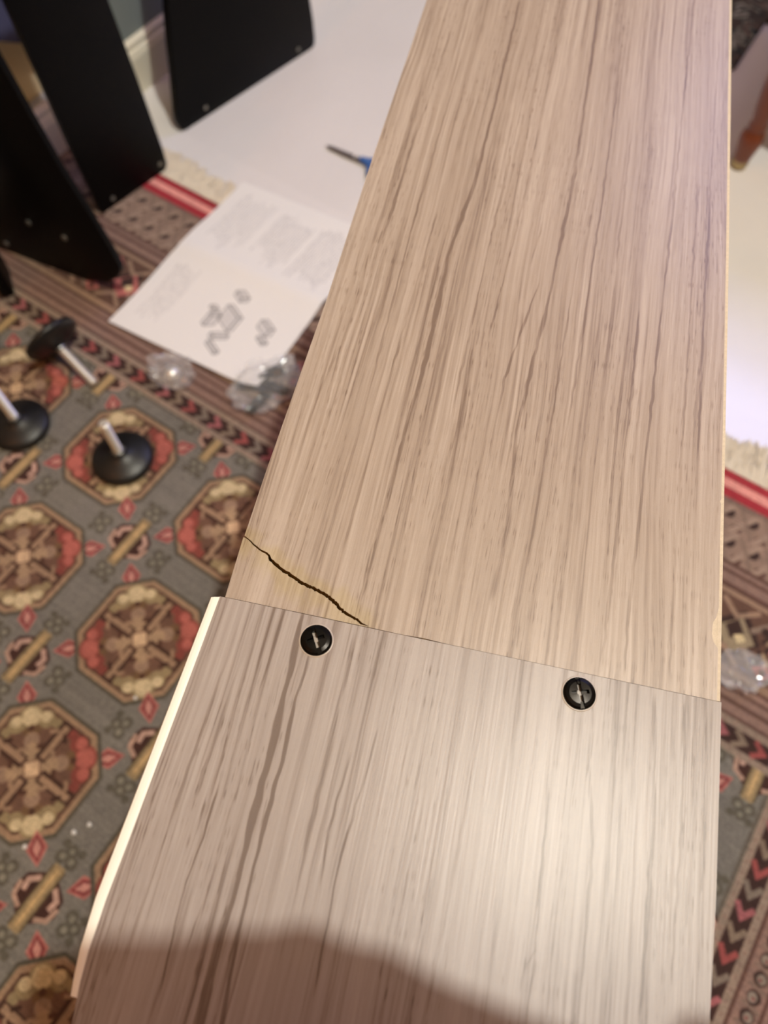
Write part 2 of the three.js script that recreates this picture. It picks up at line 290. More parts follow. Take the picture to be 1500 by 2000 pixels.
const crackLow = crackTop.map(([s, t], i) => { const w = 0.45 + 0.85 * sstep(0, 3.5, i / 4) - 0.55 * sstep(14, 20, i / 4) + 0.3 * (hash(i, 3, 77) - 0.5); return [s - 0.5 * w, t - 0.85 * w]; });
const lowMap = woodMap(...LOW, 300, TONES_LOW, lowerStreaks);
const uppMap = woodMap(...UPP, 400, TONES_UP, upperStreaks, (s, t, c) => {        // olive stain soaked into the face round the crack
  let best = 1e9; for (let k = 0; k < crackTop.length - 1; k += 8) { const dx = s - crackTop[k][0], dt = t - crackTop[k][1]; best = Math.min(best, Math.hypot(dx, dt * (dt > 0 ? 1.6 : 0.8))); }
  const m = (1 - sstep(2, 9, best + (fbm(s / 4, t / 9, 71) - 0.5) * 8)) * 0.55; c[0] += m * -2; c[1] += m * -4; c[2] += m * -26;
});
const coreMap = dataTex(256, 256, (i, j, c) => { const n = fbm(i / 6, j / 6, 51) * 0.6 + hash(i, j, 52) * 0.4; c[0] = 190 + n * 30; c[1] = 173 + n * 30; c[2] = 147 + n * 30; });
coreMap.wrapS = coreMap.wrapT = THREE.RepeatWrapping;
const grainBump = dataTex(1024, 512, (i, j, c) => { const v = 128 + 90 * (vn(i / 2.2, j / 40, 61) - 0.5) + 60 * (vn(i / 5, j / 90, 62) - 0.5) + 20 * (hash(i, j, 63) - 0.5); c[0] = c[1] = c[2] = v; }, false);
grainBump.wrapS = grainBump.wrapT = THREE.RepeatWrapping;
const lamUpper = phys(0xffffff, 0.40, { map: uppMap, bumpMap: grainBump, bumpScale: 0.00006 });
const lamLower = phys(0xffffff, 0.39, { map: lowMap, bumpMap: grainBump, bumpScale: 0.00005 });
const coreMat = std(0xffffff, 0.9, { map: coreMap });
const crackMat = std(0x9a7a42, 0.95);
const TOP = 0.49;
{
  const g = thing('laminate_panel', 'long greige wood-grain panel of two boards joined by black screws, the upper one cracked', 'wooden panel', [-0.1017, 0, -0.0502], 21.4386 * D2R);
  const notch = [...[...crackTop].reverse().map((p) => p), ...crackLow];       // from the tip side out to the edge and back
  const lowerEdge = [[1.9, 0.4], [183, 0.4]];
  const upTop = [[1.9, 0.2], [30, 0.3], [56, 0.25], [69, 0.15], [77, 0.5], [85, 0.2], [127, 0.2], [181.9, 0.2],
    [181.9, 19.5], [181.2, 20.6], [180.3, 21.6], [179.6, 24.3], [179.7, 27.5], [180.0, 29.5], [181.1, 31.5], [181.5, 33.5], [181.9, 36], [181.8, 80], [181.5, 81], [181.9, 82], [181.9, 140], [181.6, 240], [180.9, 340], [180.6, 432],
    [6.6, 432], [6.2, 380], [4.2, 240], [4.0, 145], [1.9, 55]];
  const full = [...upTop, ...[[crackTop[0][0], crackTop[0][1] + 0.2]], ...crackTop.slice(1), crackTip, ...[...crackLow].reverse()];
  const uvU = (x, y, z) => [(x * 1000 - UPP[0]) / (UPP[1] - UPP[0]), (-z * 1000 - UPP[2]) / (UPP[3] - UPP[2])];
  const uvL = (x, y, z) => [(x * 1000 - LOW[0]) / (LOW[1] - LOW[0]), (-z * 1000 - LOW[2]) / (LOW[3] - LOW[2])];
  const coreOut = [[2.0, 0.4], [181.6, 0.4], [181.6, 80], [181.6, 140], [181.3, 240], [180.6, 340], [180.3, 432], [6.6, 432], [6.2, 380], [4.2, 240], [4.0, 145], [2.0, 55], [crackTop[0][0] + 0.1, crackTop[0][1] + 0.2], ...crackTop.slice(1), crackTip, ...[...crackLow].reverse()];
  const up = part('board', planarUV(slab(coreOut, TOP - 0.018, TOP - 0.0004), (x, y, z) => [x * 20, z * 20]), [coreMat, coreMat], g, 'upper board, cracked from its left edge down to the seam');
  up.material = crackMat;
  part('raw_edge', planarUV(slab([[181.65, 0.4], [183.2, 0.4], [183.2, 80], [183.2, 200], [182.6, 330], [181.9, 432], [180.35, 432], [180.65, 340], [181.35, 240], [181.65, 140]], TOP - 0.018, TOP - 0.0004), (x, y, z) => [x * 20, z * 20]), coreMat, up, 'bare pale fibreboard edge');
  part('raw_edge', planarUV(slab([[179.3, 19], [181.6, 19], [181.6, 37], [179.3, 37]], TOP - 0.00042, TOP - 0.00035), (x, y, z) => [x * 20, z * 20]), coreMat, up, 'chip in the face baring pale fibreboard');
  part('laminate_face', planarUV(slab(full, TOP - 0.0004, TOP), uvU), lamUpper, up, 'brownish grey wood-grain face with a diagonal crack and a chipped right edge');
  const lowOut = [[0, 0], [26, 0.05], [60, -0.05], [100, 0.05], [183.4, 0], [183.3, -22], [182.9, -62], [181.7, -97], [180, -150], [178, -205], [22, -205], [9, -185], [1.5, -160], [-1.4, -142], [-2.6, -134], [-3.8, -126], [-4.4, -118], [-4.4, -104], [-3.6, -88], [-1.8, -45]];
  const lo = part('board', planarUV(slab(lowOut, TOP - 0.018, TOP - 0.0004), (x, y, z) => [x * 20, z * 20]), coreMat, g, 'lower board with two black screws and a cream edge strip');
  part('laminate_face', planarUV(slab(lowOut, TOP - 0.0004, TOP + 0.0002), uvL), lamLower, lo, 'paler wood-grain face with a pair of dark streaks');
  // the cream edging strip, rounded over, sloping away to the left
  const inn = [[0.0, -0.2], [-1.8, -45.4], [-3.6, -87.7], [-4.4, -104], [-4.5, -118.2], [-3.9, -126], [-3.2, -130]], out = [[-3.6, -0.9], [-5.7, -46.3], [-7.4, -83.5], [-8.3, -104], [-7.7, -118], [-6.6, -125.4], [-5.7, -130]];
  const N = 60, pos = [], idx = [], prof = [[0, 0.0001], [0.12, 0.0001], [0.16, -0.00005], [0.2, 0.00005], [0.6, -0.00005], [0.88, -0.0003], [0.97, -0.0009], [1.0, -0.002], [1.0, -0.016], [0, -0.016]];
  const lerp = (A, i) => { const f = i / N * (A.length - 1), k = Math.min(A.length - 2, Math.floor(f)), u = f - k; return [A[k][0] + (A[k + 1][0] - A[k][0]) * u, A[k][1] + (A[k + 1][1] - A[k][1]) * u]; };
  for (let i = 0; i <= N; i++) { const a = lerp(inn, i), b = lerp(out, i); for (const [u, y] of prof) pos.push((a[0] + (b[0] - a[0]) * u) / 1000, TOP + y, -(a[1] + (b[1] - a[1]) * u) / 1000); }
  const M = prof.length;
  for (let i = 0; i < N; i++) for (let k = 0; k < M; k++) { const k2 = (k + 1) % M, a = i * M + k, b = i * M + k2, c = a + M, d = b + M; idx.push(a, c, b, b, c, d); }
  for (let k = 1; k < M - 1; k++) { idx.push(0, k, k + 1); const e = N * M; idx.push(e, e + k + 1, e + k); }
  let bg = new THREE.BufferGeometry(); bg.setAttribute('position', new THREE.Float32BufferAttribute(pos, 3)); bg.setIndex(idx); bg = toCreasedNormals(bg, 0.6);
  part('edge_strip', bg, phys(0xfbf3e0, 0.35), lo, 'cream white edging strip');
  // screws
  const ev = new Evaluator(); ev.useGroups = false; ev.attributes = ['position', 'normal'];
  const screwMat = phys(0x1c1a19, 0.24, { metalness: 0.85 });
  const head = [[0, -0.004], [0.003, -0.004], [0.0056, -0.0006], [0.00585, 0], [0.0057, 0.0005], [0.0050, 0.0012], [0.0039, 0.0018], [0.0022, 0.0022], [0, 0.0023]];
  const hg = new THREE.LatheGeometry(head.map((q) => new THREE.Vector2(...q)), 56); hg.deleteAttribute('uv');
  const cut = (b, geo) => { geo.deleteAttribute('uv'); const k = new Brush(geo); k.updateMatrixWorld(); return ev.evaluate(b, k, SUBTRACTION); };
  let sc = new Brush(hg); sc.updateMatrixWorld();
  sc = cut(sc, box(-0.00075, 0.0008, -0.0062, 0.00075, 0.004, 0.0062));
  sc = cut(sc, box(-0.0031, 0.0002, -0.0007, 0.0031, 0.004, 0.0007));
  sc = cut(sc, box(-0.0007, -0.0006, -0.003, 0.0007, 0.004, 0.003));
  const cone = new THREE.CylinderGeometry(0.0015, 0.0004, 0.0035, 4); cone.rotateY(Math.PI / 4); cone.translate(0, 0.0010, 0); sc = cut(sc, cone);
  const sg = toCreasedNormals(sc.geometry, 0.5);
  const ringG = new THREE.TorusGeometry(0.0059, 0.0005, 8, 48); ringG.rotateX(Math.PI / 2); ringG.scale(1, 0.75, 1);
  for (const [s, t, turn, lab] of [[39.0, -8.7, 30, 'black dome screw near the crack'], [134.1, -7.6, 17, 'black dome screw on the right']]) {
    const m = part('screw', sg, screwMat, lo, lab); m.position.set(s / 1000, TOP + 0.0003, -t / 1000); m.rotation.y = turn * D2R;
    const r = part('pressed_rim', ringG, phys(0xb0a092, 0.3), lo, 'laminate pressed up round a screw'); r.position.set(s / 1000, TOP + 0.00005, -t / 1000);
  }
  // uprights that carry the boards, out of sight below them
  part('upright_board', box(0.03, 0.0078, 0.02, 0.155, TOP - 0.018, 0.038), std(0xb5a18d, 0.6), g);
  part('upright_board', box(0.03, 0.0078, -0.41, 0.155, TOP - 0.018, -0.392), std(0xb5a18d, 0.6), g);
}

// ------------------------------------------------------------------ instruction sheet
{
  const map = canvasTex(1024, 1448, (g, W, H) => {
    g.fillStyle = '#f2eeea'; g.fillRect(0, 0, W, H);
    const word = (x, y, w, a) => { g.fillStyle = `rgba(70,66,80,${a})`; g.fillRect(x, y, w, 5); };
    const block = (x0, x1, y0, y1, a) => { for (let x = x0; x < x1; x += 17) { let y = y0 + rr(0, 60) + 50 * vn(x / 60, y0, 81); const ye = y1 - 170 * vn(x / 45, y1, 83); while (y < ye - rr(0, 60)) { const l = rr(14, 52); g.fillStyle = `rgba(70,66,80,${a * rr(0.5, 1.4)})`; g.fillRect(x, y, 6, l); y += l + 9; } } };
    block(90, 330, 70, 640, 0.2); block(400, 640, 110, 670, 0.28); block(690, 930, 60, 660, 0.28);
    block(90, 250, 800, 1330, 0.2);
    g.strokeStyle = 'rgba(48,46,54,.6)'; g.lineWidth = 5;
    const iso = (x, y, w, d, h) => { const P = (a, b, c) => [x + a * 0.86 - b * 0.86, y + a * 0.5 + b * 0.5 - c]; const q = (...v) => { g.beginPath(); v.forEach((p, i) => (i ? g.lineTo(...p) : g.moveTo(...p))); g.closePath(); g.fillStyle = 'rgba(120,118,126,.2)'; g.fill(); g.stroke(); }; q(P(0, 0, h), P(w, 0, h), P(w, d, h), P(0, d, h)); q(P(0, d, 0), P(w, d, 0), P(w, d, h), P(0, d, h)); q(P(w, 0, 0), P(w, d, 0), P(w, d, h), P(w, 0, h)); };
    iso(560, 880, 70, 44, 34); iso(560, 1090, 120, 30, 120); iso(640, 1200, 34, 90, 30); iso(520, 1150, 30, 60, 90); iso(600, 1290, 100, 24, 24); iso(800, 1030, 90, 34, 60); iso(840, 1110, 60, 30, 20); iso(470, 1040, 40, 30, 20);
  });
  const g = thing('instruction_sheet', 'white folded instruction sheet with small grey diagrams, lying across the rug edge', 'paper sheet');
  // corners: a = far left, b = near left, c = near right, d = far right (mitred by measurement)
  const a = [-0.641, -0.632], b = [-0.6235, -0.3435], c = [-0.4095, -0.364], d = [-0.427, -0.655], NU = 24, NV = 40, pos = [], uv = [], idx = [];
  for (let side = 0; side < 2; side++) for (let j = 0; j <= NV; j++) for (let i = 0; i <= NU; i++) {
    const u = i / NU, v = j / NV, fold = (v - 0.49);
    let x = a[0] * (1 - u) * (1 - v) + b[0] * (1 - u) * v + c[0] * u * v + d[0] * u * (1 - v), z = a[1] * (1 - u) * (1 - v) + b[1] * (1 - u) * v + c[1] * u * v + d[1] * u * (1 - v);
    if (u < 0.02) x += 0.004 * Math.exp(-(fold * fold) / 0.004);
    const y = 0.0092 - 0.0025 * sstep(0.25, 0.0, v) + 0.010 * Math.exp(-Math.abs(fold) / 0.10) + 0.002 * (vn(u * 3, v * 5, 44) - 0.5) + 0.006 * sstep(0.8, 1.0, u) * sstep(0.85, 1, v);
    pos.push(x, y - side * 0.0004, z); uv.push(u, 1 - v);
  }
  const st = (NU + 1) * (NV + 1);
  for (let s = 0; s < 2; s++) for (let j = 0; j < NV; j++) for (let i = 0; i < NU; i++) { const k = s * st + j * (NU + 1) + i, q = [k, k + NU + 1, k + 1, k + 1, k + NU + 1, k + NU + 2]; idx.push(...(s ? q.reverse() : q)); }
  const rim = []; for (let i = 0; i < NU; i++) rim.push([i, i + 1], [st - NU - 1 + i + 1, st - NU - 1 + i]); for (let j = 0; j < NV; j++) { rim.push([(j + 1) * (NU + 1), j * (NU + 1)], [j * (NU + 1) + NU, (j + 1) * (NU + 1) + NU]); }
  for (const [p, q] of rim) idx.push(p, q, p + st, q, q + st, p + st);
  const geo = new THREE.BufferGeometry(); geo.setAttribute('position', new THREE.Float32BufferAttribute(pos, 3)); geo.setAttribute('uv', new THREE.Float32BufferAttribute(uv, 2)); geo.setIndex(idx); geo.computeVertexNormals();
  part('sheet', geo, std(0xffffff, 0.75, { map }), g);
}

// ------------------------------------------------------------------ screw-in furniture feet
const plasticBlack = phys(0x131212, 0.42), zinc = phys(0xfaf8f2, 0.38, { metalness: 0.75 }), nickel = phys(0x8f8f8c, 0.35, { metalness: 0.9 });
function makeFoot(label) {
  const t = thing('furniture_foot', label, 'furniture foot', [0, 0, 0], 0, 'screw-in furniture feet on the rug');
  const L = (p, n = 48) => new THREE.LatheGeometry(p.map((q) => new THREE.Vector2(...q)), n);
  part('base', L([[0, 0], [0.031, 0], [0.0336, 0.0012], [0.0345, 0.004], [0.0338, 0.0072], [0.030, 0.0105], [0.020, 0.0140], [0.0105, 0.0165], [0.0095, 0.0190], [0.0088, 0.0196], [0, 0.0196]]), plasticBlack, t);
  part('collar', L([[0, 0.018], [0.0075, 0.018], [0.0078, 0.0185], [0.0078, 0.0218], [0.0068, 0.0228], [0, 0.0228]], 6), nickel, t);
  const pr = [[0, 0.02]]; for (let y = 0.022; y < 0.0735; y += 0.0016) pr.push([0.0041, y], [0.0052, y + 0.0002], [0.0052, y + 0.0005]); pr.push([0.0046, 0.074], [0.0036, 0.0755], [0, 0.0755]);
  part('threaded_bolt', toCreasedNormals(L(pr, 20), 0.5), zinc, t, 'shiny threaded steel bolt');
  return t;
}
const foot0 = makeFoot('black screw-in foot standing bolt up on a rug octagon, nearest the wooden panel');
foot0.position.set(-0.4765, 0.0066, -0.2071); foot0.rotation.y = 0.4;
function footCopy(pos, rot, label) { const c = foot0.clone(); c.name = numbered('furniture_foot'); c.position.set(...pos); c.rotation.set(...rot); c.userData = { ...foot0.userData, label }; scene.add(c); return c; }
footCopy([-0.6035, 0.0066, -0.1745], [0, 1.1, 0], 'black screw-in foot standing bolt up at the left edge of the picture');
footCopy([-0.7330, 0.0066, -0.2190], [0, 2.0, 0], 'black screw-in foot at the far left, only its round rim in the picture');
{
  const c = footCopy([0, 0, 0], [0, 0, 0], 'black screw-in foot tipped over on its side, its bolt resting on the rug');
  const ax = new THREE.Vector3(0.578 - 0.6354, 0, 0); const from = new THREE.Vector3(-0.6354, 0.0405, -0.2731), to = new THREE.Vector3(-0.5695, 0.0118, -0.2635);
  ax.subVectors(to, from).normalize(); c.quaternion.setFromUnitVectors(new THREE.Vector3(0, 1, 0), ax); c.position.copy(from).addScaledVector(ax, -0.004);
}

// ------------------------------------------------------------------ black boards standing on the floor and rug
const blackLam = phys(0x020203, 0.5, { specularIntensity: 0.25 }), insertMat = phys(0x8c8a84, 0.4, { metalness: 0.6 });
function blackBoard(label, a, b, outline, y0, thick, holes, lean = 0) {    // a, b: floor points under u = 0 and along +u
  const u = new THREE.Vector2(b[0] - a[0], b[1] - a[1]).normalize();
  const t = thing('black_board', label, 'furniture board', [a[0], y0, a[1]], Math.atan2(-u.y, u.x), 'black boards of the unassembled furniture');
  const sh = new THREE.Shape(); outline.forEach(([x, y], i) => (i ? sh.lineTo(x, y) : sh.moveTo(x, y)));
  const g = new THREE.ExtrudeGeometry(sh, { depth: thick - 0.002, bevelEnabled: true, bevelSize: 0.001, bevelThickness: 0.001, bevelSegments: 2 }); g.translate(0, 0, -thick + 0.001);
  part('panel', toCreasedNormals(g, 0.7), blackLam, t);
  for (const [x, y, r = 0.0038] of holes) { const d = new THREE.CylinderGeometry(r, r, 0.004, 20); d.rotateX(Math.PI / 2); const m = part('screw_socket', d, insertMat, t, 'small grey metal socket'); m.position.set(x, y, -0.0007); }
  if (lean) t.rotateX(lean);
  return t;
}
// B: middle board
blackBoard('narrow black board standing on the rug corner beside the red stripe', [-0.7572, -0.4781], [-0.7441, -0.5889],
  [[0.001, 0.0005], [0.108, 0.0005], [0.114, 0.003], [0.1165, 0.009], [0.1165, 0.03], [0.109, 0.135], [0.100, 0.24], [0.083, 0.46], [-0.021, 0.46], [-0.0134, 0.289], [-0.0118, 0.245], [-0.0091, 0.181], [-0.0073, 0.119], [-0.001, 0.006]], 0.0065, 0.009, [[0.021, 0.012, 0.003], [0.106, 0.014, 0.003]]);
// C: board on the tiles
blackBoard('wide black board with a flared rounded corner standing on the pale floor by the baseboard', [-0.7805, -0.6707], [-0.7395, -0.9403],
  [[0.004, 0.0005], [0.262, 0.0005], [0.269, 0.003], [0.271, 0.012], [0.2700, 0.04], [0.2664, 0.072], [0.255, 0.24], [0.25, 0.44], [0.075, 0.44], [0.045, 0.29], [0.0240, 0.174], [0.0185, 0.15], [0.0125, 0.118], [0.0085, 0.09], [0.0010, 0.050], [-0.0035, 0.027], [-0.0040, 0.014], [-0.001, 0.004]], 0.0005, 0.012, [[0.045, 0.014, 0.003], [0.235, 0.012, 0.003]]);
// A: nearest board
blackBoard('black board on the rug at the left with metal sockets low on its face', [-0.8087, -0.3589], [-0.6945, -0.3785],
  [[-0.03, 0.0005], [0.100, 0.0005], [0.118, 0.002], [0.150, 0.0125], [0.170, 0.029], [0.180, 0.042], [0.1835, 0.054], [0.180, 0.0725], [0.1685, 0.126], [0.1531, 0.1826], [0.1422, 0.244], [0.1336, 0.298], [0.116, 0.46], [-0.06, 0.46], [-0.045, 0.2]], 0.0065, 0.008, [[0.0633, 0.0742], [0.1131, 0.0708], [0.0016, 0.0158]]);
// D: edge-on board at the picture's left edge
blackBoard('thin black board seen edge-on at the far left, only its lower end showing', [-0.7520, -0.3110], [-0.80, -0.345],
  [[0.001, 0.0005], [0.045, 0.0005], [0.045, 0.05], [0.04, 0.40], [0.0, 0.40], [0, 0.004]], 0.0065, 0.016, []);

// ------------------------------------------------------------------ bags of fittings
const clear = phys(0xffffff, 0.16, { transmission: 0.87, thickness: 0, ior: 1.45, specularIntensity: 1, side: THREE.DoubleSide });
function crumple(rx, ry, rz, sd) {
  const g = new THREE.IcosahedronGeometry(1, 9), p = g.attributes.position;
  for (let i = 0; i < p.count; i++) {
    const x = p.getX(i), y = p.getY(i), z = p.getZ(i), n = 0.72 + 0.5 * Math.abs(vn(x * 2.6 + 9, z * 2.6 + y * 2, sd) - 0.5) * 2 * 0.6 + 0.22 * Math.abs(vn(x * 6 + 5, z * 6 - y * 4, sd + 1) - 0.5) * 2;
    p.setXYZ(i, x * rx * n, (Math.max(-0.55, y) + 0.55) * ry * n, z * rz * n);
  }
  g.computeVertexNormals(); return g;
}
{
  const spots = [[-0.5055, -0.3255, 0.030, 0.020, 0.022, 'small crumpled clear plastic bag on the rug border between the paper and a furniture foot', 5, 0.3],
    [-0.402, -0.377, 0.052, 0.017, 0.034, 'crumpled clear plastic bag of black fittings between paper corner and wooden panel', 15, 1.2],
    [0.196, -0.366, 0.03, 0.012, 0.022, 'crumpled clear plastic bag on the rug border to the right of the wooden panel', 25, 0.5]];
  for (const [x, z, rx, ry, rz, label, sd, turn] of spots) {
    const t = thing('plastic_bag', label, 'plastic bag', [x, 0.0068, z], turn);
    part('film', crumple(rx, ry, rz, sd), clear, t);
  }
  // hardware inside
  const bolt = thing('steel_cap', 'shiny steel cap inside the small clear bag near the paper', 'fitting', [-0.507, 0.0072, -0.3265], 0.6);
  part('dome', new THREE.LatheGeometry([[0, 0], [0.0105, 0], [0.011, 0.002], [0.0095, 0.007], [0.005, 0.0105], [0, 0.0115]].map((q) => new THREE.Vector2(...q)), 32), zinc, bolt);
  const br = [[-0.420, -0.366, 0.4], [-0.398, -0.352, 1.5], [-0.393, -0.380, 0.2], [-0.412, -0.395, 1.0]], labs = ['black angle bracket in the clear bag by the paper, nearest the paper corner', 'black angle bracket in the clear bag by the paper, lowest in the picture', 'black angle bracket in the clear bag by the paper, nearest the wooden panel', 'black angle bracket in the clear bag by the paper, topmost in the picture'];
  br.forEach(([x, z, r], i) => {
    const t = thing('angle_bracket', labs[i], 'fitting', [x, 0.0074, z], r, 'black brackets in a clear bag');
    part('plate', rbox(-0.016, 0, -0.0065, 0.016, 0.003, 0.0065, 0.0008), plasticBlack, t); part('flange', rbox(-0.016, 0.002, 0.004, 0.016, 0.010, 0.0065, 0.0008), plasticBlack, t);
  });
}

// ------------------------------------------------------------------ scissors on the floor
{
  const t = thing('scissors', 'scissors with dark blades and blue handles on the pale floor beside the wooden panel', 'scissors', [-0.537, 0.001, -0.7630], 0.04);
  const steel = phys(0x6e6462, 0.45, { metalness: 0.2 }), blue = phys(0x3f66a8, 0.4);
  const bl = (s) => { const sh = new THREE.Shape([[-0.054, s * 0.0008], [-0.048, s * 0.0036], [-0.01, s * 0.0052], [0.012, s * 0.004], [0.012, -s * 0.003], [-0.01, -s * 0.0018]].map((p) => new THREE.Vector2(...p))); const g = new THREE.ExtrudeGeometry(sh, { depth: 0.0014, bevelEnabled: true, bevelSize: 0.0003, bevelThickness: 0.0003, bevelSegments: 1 }); g.rotateX(-Math.PI / 2); g.translate(0, s > 0 ? 0.0004 : 0.0022, 0); return g; };
  part('blade', bl(1), steel, t); part('blade', bl(-1), steel, t);
  const pv = new THREE.CylinderGeometry(0.0026, 0.0026, 0.005, 16); pv.translate(-0.006, 0.0026, 0); part('pivot', pv, zinc, t);
  for (const s of [-1, 1]) {
    const arm = new THREE.CatmullRomCurve3([[0.004, 0], [0.016, s * 0.003], [0.026, s * 0.009]].map(([x, z]) => new THREE.Vector3(x, 0.0042, z)));
    const loop = new THREE.CatmullRomCurve3([[0.024, s * 0.006], [0.030, s * 0.020], [0.048, s * 0.024], [0.060, s * 0.014], [0.054, s * 0.004], [0.036, s * 0.003]].map(([x, z]) => new THREE.Vector3(x, 0.0042, z)), true);
    part('handle', mergeGeometries([new THREE.TubeGeometry(arm, 10, 0.0042, 10), new THREE.TubeGeometry(loop, 40, 0.0038, 10, true)]), blue, t);
  }
}

// ------------------------------------------------------------------ crumbs of packing foam on the rug
for (const [x, z, r, label] of [[-0.2434, 0.0965, 0.0021, 'white foam crumb on the rug beside the wooden panel, right one of a pair'], [-0.2505, 0.109, 0.0023, 'white foam crumb on the rug beside the wooden panel, left one of a pair'], [-0.2785, 0.142, 0.0020, 'white foam crumb on the rug just below a rug octagon'], [-0.2857, -0.0125, 0.0018, 'white foam crumb on the rug under the lowest edge of a red and cream octagon']]) {
  const g = new THREE.IcosahedronGeometry(r, 2), p = g.attributes.position; for (let i = 0; i < p.count; i++) { const n = 0.8 + 0.4 * vn(p.getX(i) * 900, p.getZ(i) * 900 + p.getY(i) * 700, 3); p.setXYZ(i, p.getX(i) * n, p.getY(i) * n, p.getZ(i) * n); } g.computeVertexNormals();
  const m = new THREE.Mesh(g, std(0xe8e4de, 0.8)); m.name = numbered('foam_crumb'); m.position.set(x, 0.0064 + r * 0.7, z); m.userData = { label, category: 'crumb', group: 'foam crumbs on the rug' }; shade(m); scene.add(m);
}

// ------------------------------------------------------------------ far right: wooden stool, dark rug
{
  const t = thing('wooden_stool', 'dark brown wooden stool with turned legs and pale foot tips on the pale floor', 'stool', [0.14, 0, -1.255], 0.0);
  const wood = phys(0x6e3318, 0.35), tip = std(0xa89468, 0.5);
  const prof = [[0, 0.008], [0.011, 0.008], [0.0125, 0.02], [0.0155, 0.036], [0.0165, 0.046], [0.0145, 0.056], [0.0105, 0.060], [0.0125, 0.064], [0.0125, 0.069], [0.011, 0.073], [0.015, 0.09], [0.0185, 0.12], [0.0165, 0.16], [0.012, 0.19], [0.016, 0.2], [0.0185, 0.24], [0.02, 0.26], [0, 0.26]];
  for (const [x, z] of [[-0.2241, 0.1932], [0.2241, 0.1932], [-0.2241, -0.1932], [0.2241, -0.1932]]) {
    const l = part('leg', new THREE.LatheGeometry(prof.map((q) => new THREE.Vector2(...q)), 28), wood, t); l.position.set(x, 0, z);
    const f = part('foot_tip', new THREE.LatheGeometry([[0, 0], [0.0095, 0], [0.0115, 0.003], [0.0122, 0.012], [0.0115, 0.014], [0, 0.014]].map((q) => new THREE.Vector2(...q)), 24), tip, l, 'pale worn tip of the leg');
  }
  for (const s of [-1, 1]) { part('apron', rbox(-0.21, 0.215, s * 0.1932 - 0.01, 0.21, 0.255, s * 0.1932 + 0.01, 0.003), wood, t); part('apron', rbox(s * 0.2241 - 0.01, 0.215, -0.18, s * 0.2241 + 0.01, 0.255, 0.18, 0.003), wood, t); }
  part('seat', rbox(-0.25, 0.26, -0.215, 0.26, 0.29, 0.215, 0.010), std(0x8d6f4a, 0.8), t);
}
{
  const t = thing('dark_rug', 'near-black rug with faint grey motifs on the floor at the top right', 'rug');
  const map = canvasTex(512, 512, (g, W, H) => {
    g.fillStyle = '#2a1c17'; g.fillRect(0, 0, W, H);
    for (let i = 0; i < 420; i++) { const x = rr(0, W), y = rr(0, H), r = rr(6, 18); g.strokeStyle = ['#6d6660', '#57504b', '#14100e', '#46302a'][i % 4]; g.lineWidth = rr(3, 7); g.beginPath(); g.ellipse(x, y, r, r * rr(0.4, 1), rr(0, 3), 0, rr(3, 6)); g.stroke(); }
    for (let i = 0; i < 200; i++) { g.fillStyle = '#0d0a09'; g.fillRect(rr(0, W), rr(0, H), rr(6, 26), rr(6, 20)); }
  });
  const sh = new THREE.Shape([[-0.62, 1.27], [-0.20, 1.235], [-0.172, 1.262], [-0.176, 1.405], [-0.125, 1.407], [-0.125, 1.985], [-0.60, 1.985]].map((p) => new THREE.Vector2(...p)));
  const g = new THREE.ExtrudeGeometry(sh, { depth: 0.005, bevelEnabled: true, bevelSize: 0.002, bevelThickness: 0.001, bevelSegments: 2 }); g.rotateX(-Math.PI / 2); g.translate(0, 0.0013, 0); planarUV(g, (x, y, z) => [x / 0.55, z / 0.55]);
  map.wrapS = map.wrapT = THREE.RepeatWrapping; part('pile', g, std(0xffffff, 0.95, { map }), t);
}

// ------------------------------------------------------------------ far left: wooden chest with a blue cloth over it
{
  const t = thing('wooden_chest', 'tan wooden chest against the wall at the far left, behind the black boards', 'chest', [-1.19, 0, -0.33], 0);
  const tan = std(0xe2cdac, 0.55);
  part('body', rbox(-0.195, 0.010, -0.35, 0.195, 0.50, 0.35, 0.004), tan, t); part('plinth', box(-0.19, 0.0, -0.345, 0.199, 0.011, 0.345), std(0xc9c4cf, 0.5), t, 'pale strip under the chest'); part('lid', rbox(-0.205, 0.501, -0.36, 0.205, 0.525, 0.36, 0.005), tan, t);
  const c = thing('blue_cloth', 'dark blue cloth hanging down the front of the tan wooden chest', 'cloth');
  const NU = 30, NV = 24, pos = [], idx = [];
  for (let sd = 0; sd < 2; sd++) for (let j = 0; j <= NV; j++) for (let i = 0; i <= NU; i++) { const u = i / NU, v = j / NV, z = -0.66 + 0.62 * u, low = 0.094 + 0.55 * Math.min(0.12, Math.max(0, z + 0.612)), y = 0.53 + (low - 0.53) * v; pos.push(-0.968 + 0.006 * Math.sin(u * 19) * v + 0.004 * vn(u * 7, v * 4, 3) - sd * 0.003, y, z); }
  const st = (NU + 1) * (NV + 1);
  for (let s = 0; s < 2; s++) for (let j = 0; j < NV; j++) for (let i = 0; i < NU; i++) { const k = s * st + j * (NU + 1) + i, q = [k, k + NU + 1, k + 1, k + 1, k + NU + 1, k + NU + 2]; idx.push(...(s ? q.reverse() : q)); }
  for (let i = 0; i < NU; i++) { const k = NV * (NU + 1) + i; idx.push(k, k + st, k + 1, k + 1, k + st, k + st + 1); }
  const geo = new THREE.BufferGeometry(); geo.setAttribute('position', new THREE.Float32BufferAttribute(pos, 3)); geo.setIndex(idx); geo.computeVertexNormals();
  part('drape', mergeGeometries([geo.toNonIndexed(), rbox(-1.35, 0.526, -0.66, -0.965, 0.532, -0.04, 0.002).toNonIndexed()].map((q) => { q.deleteAttribute('uv'); return q; })), std(0x4a4c72, 0.9), c);
}

